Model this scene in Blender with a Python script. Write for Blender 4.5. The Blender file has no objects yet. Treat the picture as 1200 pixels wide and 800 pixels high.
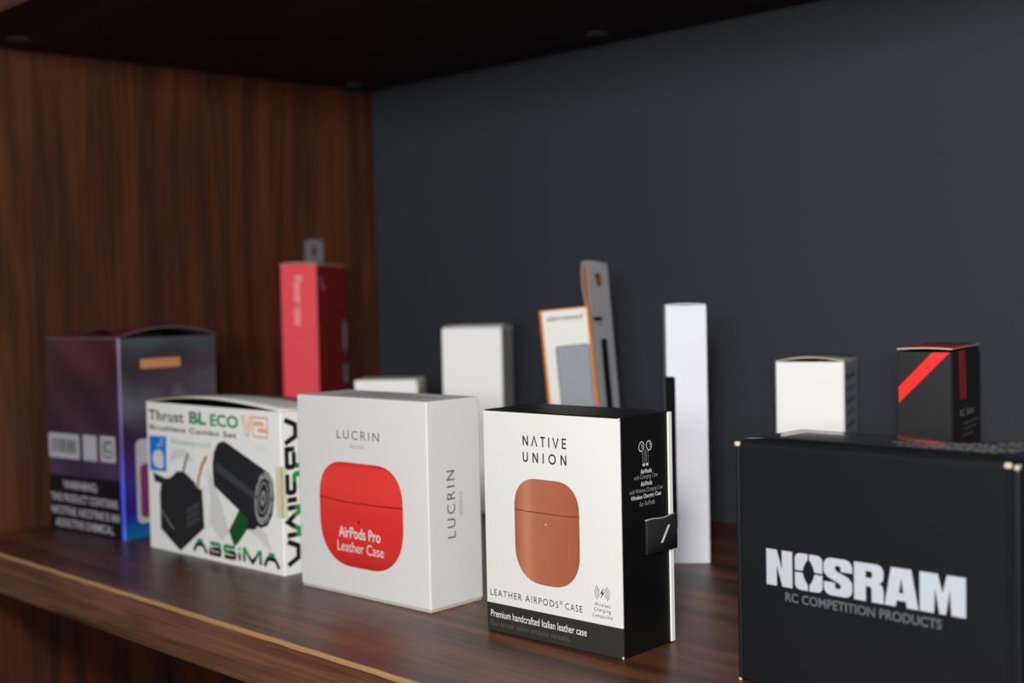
import bpy, bmesh, math, random
from mathutils import Vector, Matrix

random.seed(7)
C = bpy.context.scene.collection
R = math.radians
mm = 0.001


# ------------------------------------------------------------------ materials
def lin(c):
    f = lambda v: v / 12.92 if v <= 0.04045 else ((v + 0.055) / 1.055) ** 2.4
    return tuple(f(x / 255.0) for x in c) + (1.0,)


def mat(name, rgb, rough=0.5, spec=0.5, coat=0.0, mottle=0.0, scale=300.0, bump=0.0, coat_rough=0.1):
    m = bpy.data.materials.new(name)
    m.use_nodes = True
    nt = m.node_tree
    b = nt.nodes['Principled BSDF']
    col = lin(rgb)
    b.inputs['Base Color'].default_value = col
    b.inputs['Roughness'].default_value = rough
    b.inputs['Specular IOR Level'].default_value = spec
    b.inputs['Coat Weight'].default_value = coat
    b.inputs['Coat Roughness'].default_value = coat_rough
    if mottle or bump:
        tc = nt.nodes.new('ShaderNodeTexCoord')
        nz = nt.nodes.new('ShaderNodeTexNoise')
        nz.inputs['Scale'].default_value = scale
        nz.inputs['Detail'].default_value = 4
        nt.links.new(tc.outputs['Object'], nz.inputs['Vector'])
        if mottle:
            mx = nt.nodes.new('ShaderNodeMix')
            mx.data_type = 'RGBA'
            mx.inputs[6].default_value = tuple(v * (1 - mottle) for v in col[:3]) + (1,)
            mx.inputs[7].default_value = tuple(min(1, v * (1 + mottle)) for v in col[:3]) + (1,)
            nt.links.new(nz.outputs['Fac'], mx.inputs[0])
            nt.links.new(mx.outputs[2], b.inputs['Base Color'])
        if bump:
            bp = nt.nodes.new('ShaderNodeBump')
            bp.inputs['Strength'].default_value = bump
            bp.inputs['Distance'].default_value = 0.0004
            nt.links.new(nz.outputs['Fac'], bp.inputs['Height'])
            nt.links.new(bp.outputs['Normal'], b.inputs['Normal'])
    return m


def wood(name, along, dark, mid, light, rough=0.4, grain=1.0, coat=0.0, spec=0.5):
    """Walnut-look laminate; `along` is the axis index the grain runs along."""
    m = bpy.data.materials.new(name)
    m.use_nodes = True
    nt = m.node_tree
    N, L = nt.nodes.new, nt.links.new
    b = nt.nodes['Principled BSDF']
    tc = N('ShaderNodeTexCoord')

    def mapped(long, cross):
        mp = N('ShaderNodeMapping')
        s = [cross] * 3
        s[along] = long
        mp.inputs['Scale'].default_value = s
        L(tc.outputs['Object'], mp.inputs['Vector'])
        return mp.outputs['Vector']
    # slow figure: warped bands
    n1 = N('ShaderNodeTexNoise')
    n1.inputs['Scale'].default_value = 1.0
    n1.inputs['Detail'].default_value = 3
    n1.inputs['Distortion'].default_value = 0.5
    L(mapped(2.4 * grain, 26 * grain), n1.inputs['Vector'])
    mul = N('ShaderNodeMath'); mul.operation = 'MULTIPLY'; mul.inputs[1].default_value = 24.0
    L(n1.outputs['Fac'], mul.inputs[0])
    sn = N('ShaderNodeMath'); sn.operation = 'SINE'
    L(mul.outputs[0], sn.inputs[0])
    # fine pores
    n2 = N('ShaderNodeTexNoise')
    n2.inputs['Scale'].default_value = 1.0
    n2.inputs['Detail'].default_value = 6
    n2.inputs['Roughness'].default_value = 0.7
    L(mapped(9 * grain, 420 * grain), n2.inputs['Vector'])
    n3 = N('ShaderNodeTexNoise')
    n3.inputs['Scale'].default_value = 1.0
    n3.inputs['Detail'].default_value = 2
    L(mapped(1.5 * grain, 55 * grain), n3.inputs['Vector'])
    a1 = N('ShaderNodeMath'); a1.operation = 'MULTIPLY_ADD'
    a1.inputs[1].default_value = 0.10
    a1.inputs[2].default_value = 0.0
    L(sn.outputs[0], a1.inputs[0])
    a2 = N('ShaderNodeMath'); a2.operation = 'MULTIPLY_ADD'
    a2.inputs[1].default_value = 0.95
    L(n2.outputs['Fac'], a2.inputs[0])
    L(a1.outputs[0], a2.inputs[2])
    a3 = N('ShaderNodeMath'); a3.operation = 'MULTIPLY_ADD'
    a3.inputs[1].default_value = 0.55
    L(n3.outputs['Fac'], a3.inputs[0])
    L(a2.outputs[0], a3.inputs[2])
    cr = N('ShaderNodeValToRGB')
    cr.color_ramp.elements[0].position = 0.53
    cr.color_ramp.elements[0].color = lin(dark)
    cr.color_ramp.elements[1].position = 0.96
    cr.color_ramp.elements[1].color = lin(light)
    e = cr.color_ramp.elements.new(0.74)
    e.color = lin(mid)
    L(a3.outputs[0], cr.inputs['Fac'])
    L(cr.outputs['Color'], b.inputs['Base Color'])
    b.inputs['Roughness'].default_value = rough
    b.inputs['Coat Weight'].default_value = coat
    b.inputs['Coat Roughness'].default_value = 0.25
    b.inputs['Specular IOR Level'].default_value = spec
    bp = N('ShaderNodeBump')
    bp.inputs['Strength'].default_value = 0.12
    bp.inputs['Distance'].default_value = 0.0003
    L(n2.outputs['Fac'], bp.inputs['Height'])
    L(bp.outputs['Normal'], b.inputs['Normal'])
    return m


def foil(name, w, d, h):
    """Dark iridescent printed foil: plum above, blue to teal near the lower right edge."""
    m = bpy.data.materials.new(name)
    m.use_nodes = True
    nt = m.node_tree
    N, L = nt.nodes.new, nt.links.new
    b = nt.nodes['Principled BSDF']
    tc = N('ShaderNodeTexCoord')
    sp = N('ShaderNodeSeparateXYZ')
    L(tc.outputs['Object'], sp.inputs[0])
    wav = N('ShaderNodeTexNoise')
    wav.inputs['Scale'].default_value = 26
    wav.inputs['Detail'].default_value = 2
    wav.inputs['Distortion'].default_value = 1.2
    L(tc.outputs['Object'], wav.inputs['Vector'])
    # height ramp with print waves
    zz = N('ShaderNodeMath'); zz.operation = 'DIVIDE'; zz.inputs[1].default_value = h
    L(sp.outputs['Z'], zz.inputs[0])
    wv = N('ShaderNodeMath'); wv.operation = 'MULTIPLY_ADD'; wv.inputs[1].default_value = 0.35
    L(wav.outputs['Fac'], wv.inputs[0])
    L(zz.outputs[0], wv.inputs[2])
    sb = N('ShaderNodeMath'); sb.operation = 'SUBTRACT'; sb.inputs[1].default_value = 0.18
    L(wv.outputs[0], sb.inputs[0])
    # left face ramp
    r1 = N('ShaderNodeValToRGB')
    el = r1.color_ramp.elements
    el[0].position = 0.0; el[0].color = lin((66, 44, 92))
    el[1].position = 1.0; el[1].color = lin((84, 40, 48))
    for p_, c_ in ((0.35, (74, 52, 84)), (0.55, (66, 42, 58)), (0.75, (58, 34, 44)), (0.9, (84, 38, 46))):
        e = el.new(p_); e.color = lin(c_)
    L(sb.outputs[0], r1.inputs['Fac'])
    # right face ramp
    r2 = N('ShaderNodeValToRGB')
    el = r2.color_ramp.elements
    el[0].position = 0.0; el[0].color = lin((20, 110, 170))
    el[1].position = 1.0; el[1].color = lin((78, 96, 92))
    for p_, c_ in ((0.04, (24, 84, 190)), (0.13, (44, 44, 160)), (0.30, (58, 38, 104)), (0.5, (66, 48, 78)),
                   (0.66, (92, 92, 102)), (0.8, (70, 56, 66)), (0.92, (76, 70, 84))):
        e = el.new(p_); e.color = lin(c_)
    L(sb.outputs[0], r2.inputs['Fac'])
    # which face: x beyond the front-right edge
    gt = N('ShaderNodeMath'); gt.operation = 'GREATER_THAN'; gt.inputs[1].default_value = w / 2 - 0.0004
    L(sp.outputs['X'], gt.inputs[0])
    mx = N('ShaderNodeMix'); mx.data_type = 'RGBA'
    L(gt.outputs[0], mx.inputs[0])
    L(r1.outputs['Color'], mx.inputs[6])
    L(r2.outputs['Color'], mx.inputs[7])
    # bright violet-to-blue line of foil along the front corner
    r3 = N('ShaderNodeValToRGB')
    el = r3.color_ramp.elements
    el[0].position = 0.0; el[0].color = lin((70, 96, 250))
    el[1].position = 0.85; el[1].color = lin((92, 66, 96))
    for p_, c_ in ((0.25, (62, 66, 220)), (0.45, (84, 66, 150)), (0.62, (92, 66, 112))):
        e = el.new(p_); e.color = lin(c_)
    L(zz.outputs[0], r3.inputs['Fac'])
    g1 = N('ShaderNodeMath'); g1.operation = 'GREATER_THAN'; g1.inputs[1].default_value = w / 2 - 0.003
    L(sp.outputs['X'], g1.inputs[0])
    g2 = N('ShaderNodeMath'); g2.operation = 'LESS_THAN'; g2.inputs[1].default_value = -d / 2 + 0.0014
    L(sp.outputs['Y'], g2.inputs[0])
    g3 = N('ShaderNodeMath'); g3.operation = 'MULTIPLY'
    L(g1.outputs[0], g3.inputs[0]); L(g2.outputs[0], g3.inputs[1])
    m3 = N('ShaderNodeMix'); m3.data_type = 'RGBA'
    L(g3.outputs[0], m3.inputs[0])
    L(mx.outputs[2], m3.inputs[6])
    L(r3.outputs['Color'], m3.inputs[7])
    # faint slanting print bands
    wb = N('ShaderNodeTexWave')
    wb.inputs['Scale'].default_value = 7.0
    wb.inputs['Distortion'].default_value = 2.5
    mpw = N('ShaderNodeMapping'); mpw.inputs['Rotation'].default_value = (0.3, 0.9, 0.4)
    L(tc.outputs['Object'], mpw.inputs['Vector'])
    L(mpw.outputs['Vector'], wb.inputs['Vector'])
    mr = N('ShaderNodeMapRange')
    mr.inputs['To Min'].default_value = 0.78
    mr.inputs['To Max'].default_value = 1.3
    L(wb.outputs['Fac'], mr.inputs['Value'])
    vm = N('ShaderNodeVectorMath'); vm.operation = 'SCALE'
    L(m3.outputs[2], vm.inputs[0])
    L(mr.outputs[0], vm.inputs['Scale'])
    L(vm.outputs['Vector'], b.inputs['Base Color'])
    b.inputs['Roughness'].default_value = 0.32
    b.inputs['Metallic'].default_value = 0.15
    b.inputs['Coat Weight'].default_value = 0.3
    b.inputs['Coat Roughness'].default_value = 0.2
    return m


M = {}
M['white'] = mat('white_card', (247, 246, 241), 0.55, 0.35, mottle=0.02, scale=900, bump=0.05)
M['white_lucrin'] = mat('white_matte_card', (226, 225, 223), 0.5, 0.4, mottle=0.02, scale=900, bump=0.05)
M['white_print'] = mat('white_print', (228, 228, 221), 0.45, 0.4)
M['white_edge'] = mat('raw_white_edge', (238, 236, 230), 0.8, 0.2)
M['black'] = mat('black_card', (14, 14, 14), 0.42, 0.35, mottle=0.15, scale=700)
M['black_mailer'] = mat('black_mailer_card', (21, 24, 27), 0.38, 0.5, mottle=0.18, scale=60, coat=0.15, coat_rough=0.25)
M['black_mailer_top'] = mat('black_glossy_card', (20, 22, 25), 0.25, 0.5, mottle=0.18, scale=60, coat=0.6, coat_rough=0.08)
M['black_inside'] = mat('dark_inside', (20, 19, 18), 0.9, 0.1)
M['kraft'] = mat('raw_board', (206, 194, 168), 0.85, 0.1, mottle=0.15, scale=900)
M['ink'] = mat('black_ink', (28, 28, 28), 0.5, 0.3)
M['ink_grey'] = mat('grey_ink', (98, 98, 96), 0.5, 0.3)
M['ink_pale'] = mat('pale_grey_ink', (150, 150, 150), 0.5, 0.3)
M['ink_dim'] = mat('dim_grey_ink', (90, 88, 84), 0.5, 0.3)
M['ink_white'] = mat('white_ink', (226, 226, 228), 0.45, 0.3)
M['silver_ink'] = mat('silver_ink', (186, 193, 202), 0.4, 0.4)
M['slate_ink'] = mat('slate_ink', (96, 102, 106), 0.45, 0.4)
M['charcoal'] = mat('charcoal_print', (50, 48, 44), 0.5, 0.3)
M['green'] = mat('green_ink', (40, 150, 70), 0.5, 0.3)
M['green_pale'] = mat('pale_green_ink', (150, 190, 150), 0.5, 0.3)
M['green_dark'] = mat('dark_green_ink', (28, 84, 48), 0.5, 0.3, mottle=0.4, scale=500)
M['orange_pale'] = mat('pale_orange_ink', (238, 162, 128), 0.5, 0.3)
M['blue'] = mat('blue_ink', (10, 128, 220), 0.45, 0.4)
M['wire_red'] = mat('red_wire_print', (208, 84, 52), 0.5, 0.3)
M['wire_green'] = mat('grey_green_print', (84, 98, 84), 0.5, 0.3)
M['print_black'] = mat('product_black_print', (40, 41, 43), 0.45, 0.4, mottle=0.15, scale=120)
M['print_black_light'] = mat('product_grey_print', (66, 68, 70), 0.45, 0.4)
M['print_metal'] = mat('product_metal_print', (150, 150, 152), 0.45, 0.4, mottle=0.35, scale=450)
M['smoke_print'] = mat('smoke_print', (222, 222, 218), 0.5, 0.3)
M['tape'] = mat('cream_seal', (226, 220, 190), 0.4, 0.4)
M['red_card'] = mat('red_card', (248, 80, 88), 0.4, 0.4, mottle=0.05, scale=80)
M['red_shaded'] = mat('shaded_red_card', (150, 28, 32), 0.4, 0.4, mottle=0.15, scale=60)  # same red card, darkened in its colour to stand in for shade
M['pink_ink'] = mat('pale_pink_ink', (246, 190, 186), 0.5, 0.3)
M['lilac_grey'] = mat('lilac_grey_print', (150, 152, 170), 0.5, 0.3)
M['red_print'] = mat('red_leather_print', (222, 44, 40), 0.42, 0.4, mottle=0.05, scale=500, bump=0.1)
M['red_line'] = mat('dark_red_line', (120, 18, 20), 0.5, 0.3)
M['tan_print'] = mat('tan_leather_print', (184, 106, 76), 0.42, 0.4, mottle=0.06, scale=500, bump=0.1)


def printed(name, stops, axis, lo, hi, rough=0.42):
    """product photograph print: the picture's own tones run across it"""
    m = mat(name, stops[0][1], rough, 0.4, bump=0.1, scale=500)
    nt = m.node_tree
    tc = nt.nodes.new('ShaderNodeTexCoord'); sp = nt.nodes.new('ShaderNodeSeparateXYZ')
    mr = nt.nodes.new('ShaderNodeMapRange'); cr = nt.nodes.new('ShaderNodeValToRGB')
    nt.links.new(tc.outputs['Object'], sp.inputs[0])
    nt.links.new(sp.outputs[axis], mr.inputs['Value'])
    mr.inputs['From Min'].default_value = lo
    mr.inputs['From Max'].default_value = hi
    el = cr.color_ramp.elements
    el[0].position, el[0].color = stops[0][0], lin(stops[0][1])
    el[1].position, el[1].color = stops[-1][0], lin(stops[-1][1])
    for p_, c_ in stops[1:-1]:
        e = el.new(p_); e.color = lin(c_)
    nt.links.new(mr.outputs[0], cr.inputs['Fac'])
    nt.links.new(cr.outputs['Color'], nt.nodes['Principled BSDF'].inputs['Base Color'])
    return m


M['tan_print'] = printed('tan_leather_print', [(0, (160, 90, 66)), (0.08, (178, 108, 82)), (0.2, (194, 126, 98)), (0.32, (178, 106, 80)), (0.7, (172, 98, 72)), (0.94, (166, 92, 68)), (1, (150, 82, 60))], 0, -0.02245, 0.01815)
M['red_print'] = printed('red_leather_print', [(0, (190, 40, 38)), (0.12, (216, 50, 48)), (0.5, (230, 56, 52)), (0.8, (238, 66, 60)), (0.95, (236, 62, 56)), (1, (214, 50, 46))], 2, 0.0166, 0.075)
M['tan_line'] = mat('dark_tan_line', (112, 58, 40), 0.5, 0.3)
M['gold'] = mat('gold_dot', (220, 200, 110), 0.4, 0.4)
M['ribbon'] = mat('black_ribbon', (34, 34, 34), 0.75, 0.3, mottle=0.25, scale=1500, bump=0.4)
M['orange_edge'] = mat('orange_card_edge', (206, 122, 40), 0.6, 0.3)
M['window_grey'] = mat('grey_leather_in_window', (142, 146, 154), 0.5, 0.4, mottle=0.08, scale=250)
M['felt'] = mat('grey_felt', (138, 138, 142), 0.9, 0.15, mottle=0.12, scale=700, bump=0.4)
M['felt_inner'] = mat('tan_inner_face', (132, 88, 44), 0.9, 0.15)
M['felt_edge'] = mat('tan_grey_edge', (170, 150, 134), 0.85, 0.15)
M['slot_dark'] = mat('dark_slot', (16, 17, 19), 0.9, 0.1)
M['red_stripe'] = mat('bright_red_ink', (252, 44, 38), 0.4, 0.4)
M['red_bar'] = mat('red_bar_ink', (190, 30, 30), 0.4, 0.4)
M['dark_card'] = mat('charcoal_card', (34, 34, 34), 0.4, 0.4, mottle=0.12, scale=200)
M['metal'] = mat('dull_grey_metal', (120, 116, 122), 0.55, 0.5)
M['screw'] = mat('brown_plastic_cap', (74, 62, 52), 0.5, 0.4)
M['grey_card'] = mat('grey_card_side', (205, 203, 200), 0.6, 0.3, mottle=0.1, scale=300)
M['clear_side'] = mat('smoky_printed_side', (178, 179, 184), 0.35, 0.5, mottle=0.25, scale=160)
M['page'] = mat('faintly_ribbed_white_card', (232, 233, 242), 0.6, 0.3, mottle=0.02, scale=400)
M['orange_label'] = mat('orange_label', (206, 140, 90), 0.5, 0.3, mottle=0.1, scale=500)
M['label_white'] = mat('label_white', (186, 182, 190), 0.5, 0.3)
M['label_dark'] = mat('label_dark_print', (74, 84, 82), 0.5, 0.3)
M['purple_print'] = mat('purple_print', (120, 50, 90), 0.4, 0.3, mottle=0.4, scale=80)
M['blue_edge'] = mat('blue_foil_edge', (60, 70, 220), 0.3, 0.5)
M['warn_black'] = mat('warning_black', (20, 20, 20), 0.5, 0.3)
M['panel'] = mat('slate_back_panel', (53, 56, 63), 0.7, 0.3, mottle=0.12, scale=420, bump=0.25)
M['wood_side'] = wood('walnut_laminate_side', 2, (46, 25, 16), (72, 36, 21), (94, 47, 26), 0.45)
M['wood_shelf'] = wood('walnut_laminate_shelf', 0, (42, 24, 17), (82, 47, 32), (116, 70, 47), 0.42, coat=0.06)
M['wood_front'] = wood('walnut_laminate_edge', 0, (52, 32, 23), (99, 62, 44), (128, 83, 60), 0.4)
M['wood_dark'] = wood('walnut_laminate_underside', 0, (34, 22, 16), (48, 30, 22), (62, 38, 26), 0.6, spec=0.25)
M['tan_strip'] = mat('worn_edge_banding', (180, 138, 94), 0.6, 0.3, mottle=0.15, scale=200)


# ------------------------------------------------------------------ mesh builder
class MB:
    def __init__(self):
        self.v, self.f, self.mi, self.sm = [], [], [], []
        self.mats = []

    def m(self, name):
        if name not in self.mats:
            self.mats.append(name)
        return self.mats.index(name)

    def add(self, verts, faces, mname, smooth=False):
        o = len(self.v)
        i = self.m(mname)
        self.v += [Vector(p) for p in verts]
        for f in faces:
            self.f.append([o + k for k in f])
            self.mi.append(i)
            self.sm.append(smooth)
        return self

    def box(self, a, b, mname, bev=0.0, seg=2):
        bm = bmesh.new()
        bmesh.ops.create_cube(bm, size=1)
        a, b = Vector(a), Vector(b)
        for v in bm.verts:
            v.co = Vector(((a[k] + b[k]) / 2 + v.co[k] * (b[k] - a[k])) for k in range(3))
        if bev:
            bmesh.ops.bevel(bm, geom=bm.edges[:], offset=bev, segments=seg, affect='EDGES', profile=0.5)
        bm.verts.index_update()
        self.add([v.co.copy() for v in bm.verts], [[v.index for v in f.verts] for f in bm.faces], mname)
        bm.free()
        return self

    def sheet(self, rows, mname, smooth=True):
        """grid of points rows[i][j] -> quads"""
        n, k = len(rows), len(rows[0])
        fs = [[i * k + j, i * k + j + 1, (i + 1) * k + j + 1, (i + 1) * k + j] for i in range(n - 1) for j in range(k - 1)]
        return self.add([p for r in rows for p in r], fs, mname, smooth)

    def extruded_sheet(self, rows, off, mname, edge=None):
        """closed curved sheet: rows and rows+off (Vector) with side walls"""
        off = Vector(off)
        lo = [[Vector(p) for p in r] for r in rows]
        hi = [[p + off for p in r] for r in lo]
        self.sheet(lo, mname); self.sheet(hi, mname)
        n, k = len(lo), len(lo[0])
        ring = [(0, j) for j in range(k)] + [(i, k - 1) for i in range(1, n)] + \
               [(n - 1, j) for j in range(k - 2, -1, -1)] + [(i, 0) for i in range(n - 2, 0, -1)]
        a = [lo[i][j] for i, j in ring]; b = [hi[i][j] for i, j in ring]
        q = len(a)
        self.add(a + b, [[i, (i + 1) % q, q + (i + 1) % q, q + i] for i in range(q)], edge or mname)
        return self

    def build(self, name, parent=None, shift=(0, 0, 0)):
        me = bpy.data.meshes.new(name)
        s = Vector(shift)
        me.from_pydata([tuple(p + s) for p in self.v], [], self.f)
        for mn in self.mats:
            me.materials.append(M[mn])
        for p, i, sm in zip(me.polygons, self.mi, self.sm):
            p.material_index = i
            p.use_smooth = sm
        bm = bmesh.new(); bm.from_mesh(me)
        bmesh.ops.remove_doubles(bm, verts=bm.verts[:], dist=1e-7)
        bmesh.ops.recalc_face_normals(bm, faces=bm.faces[:])
        bm.to_mesh(me); bm.free()
        o = bpy.data.objects.new(name, me)
        C.objects.link(o)
        if parent:
            o.parent = parent
        return o


# ------------------------------------------------------------------ flat print helpers (all in millimetres on a face)
def rrect(u0, u1, v0, v1, r, n=10):
    """rounded rectangle; r may be (top, bottom)"""
    rt, rb = r if isinstance(r, tuple) else (r, r)
    out = []
    for cx, cy, rr, a0 in ((u1 - rb, v0 + rb, rb, -90), (u1 - rt, v1 - rt, rt, 0), (u0 + rt, v1 - rt, rt, 90), (u0 + rb, v0 + rb, rb, 180)):
        for i in range(n + 1):
            a = R(a0 + 90 * i / n)
            out.append((cx + rr * math.cos(a), cy + rr * math.sin(a)))
    return out


def squircle(u0, u1, v0, v1, rt, rb, n=12, e=2.3):
    out = []
    for cx, cy, rr, a0 in ((u1 - rb, v0 + rb, rb, -90), (u1 - rt, v1 - rt, rt, 0), (u0 + rt, v1 - rt, rt, 90), (u0 + rb, v0 + rb, rb, 180)):
        for i in range(n + 1):
            a = R(a0 + 90 * i / n)
            c, s = math.cos(a), math.sin(a)
            out.append((cx + rr * math.copysign(abs(c) ** (2 / e), c), cy + rr * math.copysign(abs(s) ** (2 / e), s)))
    return out


def ellipse(cu, cv, a, b, rot=0, n=32):
    c, s = math.cos(R(rot)), math.sin(R(rot))
    return [(cu + a * math.cos(t) * c - b * math.sin(t) * s, cv + a * math.cos(t) * s + b * math.sin(t) * c)
            for t in [2 * math.pi * i / n for i in range(n)]]


def arc(cu, cv, r, a0, a1, n=12, ry=None):
    ry = r if ry is None else ry
    return [(cu + r * math.cos(R(a0 + (a1 - a0) * i / n)), cv + ry * math.sin(R(a0 + (a1 - a0) * i / n))) for i in range(n + 1)]


def stroke(pts, w, closed=False):
    """polyline -> list of quads (mitred)"""
    P = [Vector(p) for p in pts]
    P = [p for i, p in enumerate(P) if i == 0 or (p - P[i - 1]).length > 1e-5]
    if (P[0] - P[-1]).length < 1e-5 and len(P) > 3:
        P.pop(); closed = True
    n = len(P)
    Lf, Rt = [], []
    for i in range(n):
        if closed:
            d0 = (P[i] - P[i - 1]).normalized(); d1 = (P[(i + 1) % n] - P[i]).normalized()
        else:
            d0 = (P[i] - P[i - 1]).normalized() if i else (P[1] - P[0]).normalized()
            d1 = (P[i + 1] - P[i]).normalized() if i < n - 1 else d0
        t = (d0 + d1)
        t = t.normalized() if t.length > 1e-6 else d1
        nn = Vector((-t[1], t[0]))
        k = 1 / max(0.45, nn.dot(Vector((-d1[1], d1[0]))))
        Lf.append(P[i] + nn * w / 2 * k); Rt.append(P[i] - nn * w / 2 * k)
    out = []
    for i in range(n if closed else n - 1):
        j = (i + 1) % n
        out.append([tuple(Lf[i]), tuple(Rt[i]), tuple(Rt[j]), tuple(Lf[j])])
    return out


def text_geo(body, bold=0.0, spacing=1.0):
    cu = bpy.data.curves.new('t', 'FONT')
    cu.body = body
    cu.size = 1.0
    cu.offset = bold
    cu.space_character = spacing
    cu.resolution_u = 4
    ob = bpy.data.objects.new('t', cu)
    C.objects.link(ob)
    dg = bpy.context.evaluated_depsgraph_get()
    me = bpy.data.meshes.new_from_object(ob.evaluated_get(dg))
    vs = [(v.co.x, v.co.y) for v in me.vertices]
    fs = [list(p.vertices) for p in me.polygons]
    bpy.data.objects.remove(ob); bpy.data.curves.remove(cu); bpy.data.meshes.remove(me)
    return vs, fs


class Face:
    """maps (u, v) in mm on a face of a carton to local coordinates in metres"""
    def __init__(self, kind, w, d, h):
        self.k, self.w, self.d, self.h = kind, w, d, h

    def __call__(self, u, v, n=0.12):
        u, v, n = u * mm, v * mm, n * mm
        if self.k == 'front':
            return Vector((u, -n, v))
        if self.k == 'right':
            return Vector((self.w + n, u, v))
        if self.k == 'top':
            return Vector((u, v, self.h + n))


STACK = [0]


def poly(mb, F, pts, mname, n=0.12):
    """ngon with a hair of thickness so that it is a real print layer"""
    STACK[0] = (STACK[0] + 1) % 40
    n += STACK[0] * 0.0008
    mb.add([F(u, v, n) for u, v in pts], [list(range(len(pts)))], mname)


def polys(mb, F, plist, mname, n=0.12):
    for p in plist:
        poly(mb, F, p, mname, n)


def text(mb, F, body, u0, u1, v0, v1, mname, n=0.2, bold=0.0, spacing=1.0, rot=0, caps_box=None, skew=0.0):
    """fit the text's inked box to u0..u1, v0..v1; rot = 90 reads upward, -90 reads downward"""
    vs, fs = text_geo(body, bold, spacing)
    xs = [p[0] for p in vs]; ys = [p[1] for p in vs]
    x0, x1, y0, y1 = min(xs), max(xs), min(ys), max(ys)
    if caps_box:
        y0, y1 = caps_box
    out = []
    for x, y in vs:
        a = (x - x0) / (x1 - x0); b = (y - y0) / (y1 - y0)
        if rot == 0:
            out.append(F(u0 + (u1 - u0) * a + skew * b, v0 + (v1 - v0) * b, n))
        elif rot == 90:
            out.append(F(u1 - (u1 - u0) * b, v0 + (v1 - v0) * a, n))
        else:
            out.append(F(u0 + (u1 - u0) * b, v1 - (v1 - v0) * a, n))
    mb.add(out, fs, mname)


# ------------------------------------------------------------------ things
def thing(name, label, cat, loc, rot=(0, 0, 0), group=None):
    o = bpy.data.objects.new(name, None)
    o.empty_display_size = 0.02
    C.objects.link(o)
    o.location = loc
    o.rotation_euler = rot
    o['label'] = label
    o['category'] = cat
    if group:
        o['group'] = group
    return o


class Carton:
    """frame of a carton: local x along the front, y to the back, z up; the empty sits at its base centre"""
    def __init__(self, name, label, x, y, rz, w, d, h, cat='box', pitch=(0, 0)):
        self.w, self.d, self.h = w, d, h
        rot = (pitch[0], pitch[1], R(rz))
        from mathutils import Euler
        off = Euler(rot).to_matrix() @ Vector((w / 2, d / 2, 0))
        self.root = thing(name, label, cat, Vector((x, y, 0)) + off, rot)
        self.s = (-w / 2, -d / 2, 0)
        self.F = Face('front', w, d, h)
        self.Rt = Face('right', w, d, h)
        self.T = Face('top', w, d, h)

    def part(self, mb, name, parent=None, label=None):
        o = mb.build(name, parent or self.root, self.s)
        if label:
            o['label'] = label
        return o


def shell(c, mname, t=0.0006, inner='black_inside', top=False, bev=0.0005):
    """carton walls and bottom, open or closed at the top"""
    w, d, h = c.w, c.d, c.h
    mb = MB()
    if top:
        mb.box((0, 0, 0), (w, d, h), mname, bev)
        return mb
    # outer
    b = bev
    prof = [(b, 0), (w - b, 0), (w, b), (w, d - b), (w - b, d), (b, d), (0, d - b), (0, b)]
    n = len(prof)
    inn = []
    for (x, y) in prof:
        inn.append((min(max(x, t), w - t), min(max(y, t), d - t)))
    lo = [(x, y, 0) for x, y in prof]; hi = [(x, y, h) for x, y in prof]
    mb.add(lo + hi, [[i, (i + 1) % n, n + (i + 1) % n, n + i] for i in range(n)] + [list(range(n))[::-1]], mname)
    ih = [(x, y, h) for x, y in inn]; il = [(x, y, t) for x, y in inn]
    mb.add(ih + il, [[i, (i + 1) % n, n + (i + 1) % n, n + i] for i in range(n)] + [list(range(n, 2 * n))], inner)
    mb.add(hi + ih, [[i, (i + 1) % n, n + (i + 1) % n, n + i] for i in range(n)], mname)
    return mb


# ================================================================== the shelving unit
D = 0.3936     # depth of the unit
H = 0.3548     # clear height of the bay
T = 0.0268     # board thickness
X1 = 1.16
cab = thing('shelving_unit', 'walnut-look shelving unit with a dark slate back panel and open bays', 'shelf', (0, 0, 0))
ZB, ZT = -0.42, H
mb = MB(); mb.box((-0.02, -D, ZB - T), (0, 0.006, ZT + T), 'wood_side', 0.0008)
mb.build('side_panel', cab)
mb = MB(); mb.box((X1, -D, ZB - T), (X1 + 0.02, 0.006, ZT + T), 'wood_side', 0.0008)
mb.build('side_panel', cab)
mb = MB(); mb.box((0, 0, ZB), (X1, 0.006, ZT), 'panel')
mb.build('back_panel', cab)['label'] = 'dark slate back panel'
# the shelf the boxes stand on
mb = MB()
mb.box((0, -D + 0.0012, -T), (X1, 0, 0), 'wood_shelf', 0.0004)
sh = mb.build('shelf_board', cab)
mb = MB()
mb.box((0, -D, -T), (X1, -D + 0.0012, -0.0016), 'wood_front', 0.0003)
mb.build('front_edge', sh)
mb = MB()
rows = []
nseg = 120
for i in range(nseg + 1):
    x = X1 * i / nseg
    wob = 0.00025 * math.sin(i * 1.7) + random.uniform(-0.0002, 0.0002)
    rows.append([(x, -D - 0.0002, -0.0016 + wob * 0.5), (x, -D - 0.0002, -0.0002), (x, -D + 0.0004, 0.0003), (x, -D + 0.0017 + wob, 0.0003), (x, -D + 0.0019 + wob, 0.00001)])
mb.sheet(rows, 'tan_strip', smooth=False)
o = mb.build('edge_banding', sh); o['label'] = 'worn tan banding along the top of the front edge'
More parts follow.
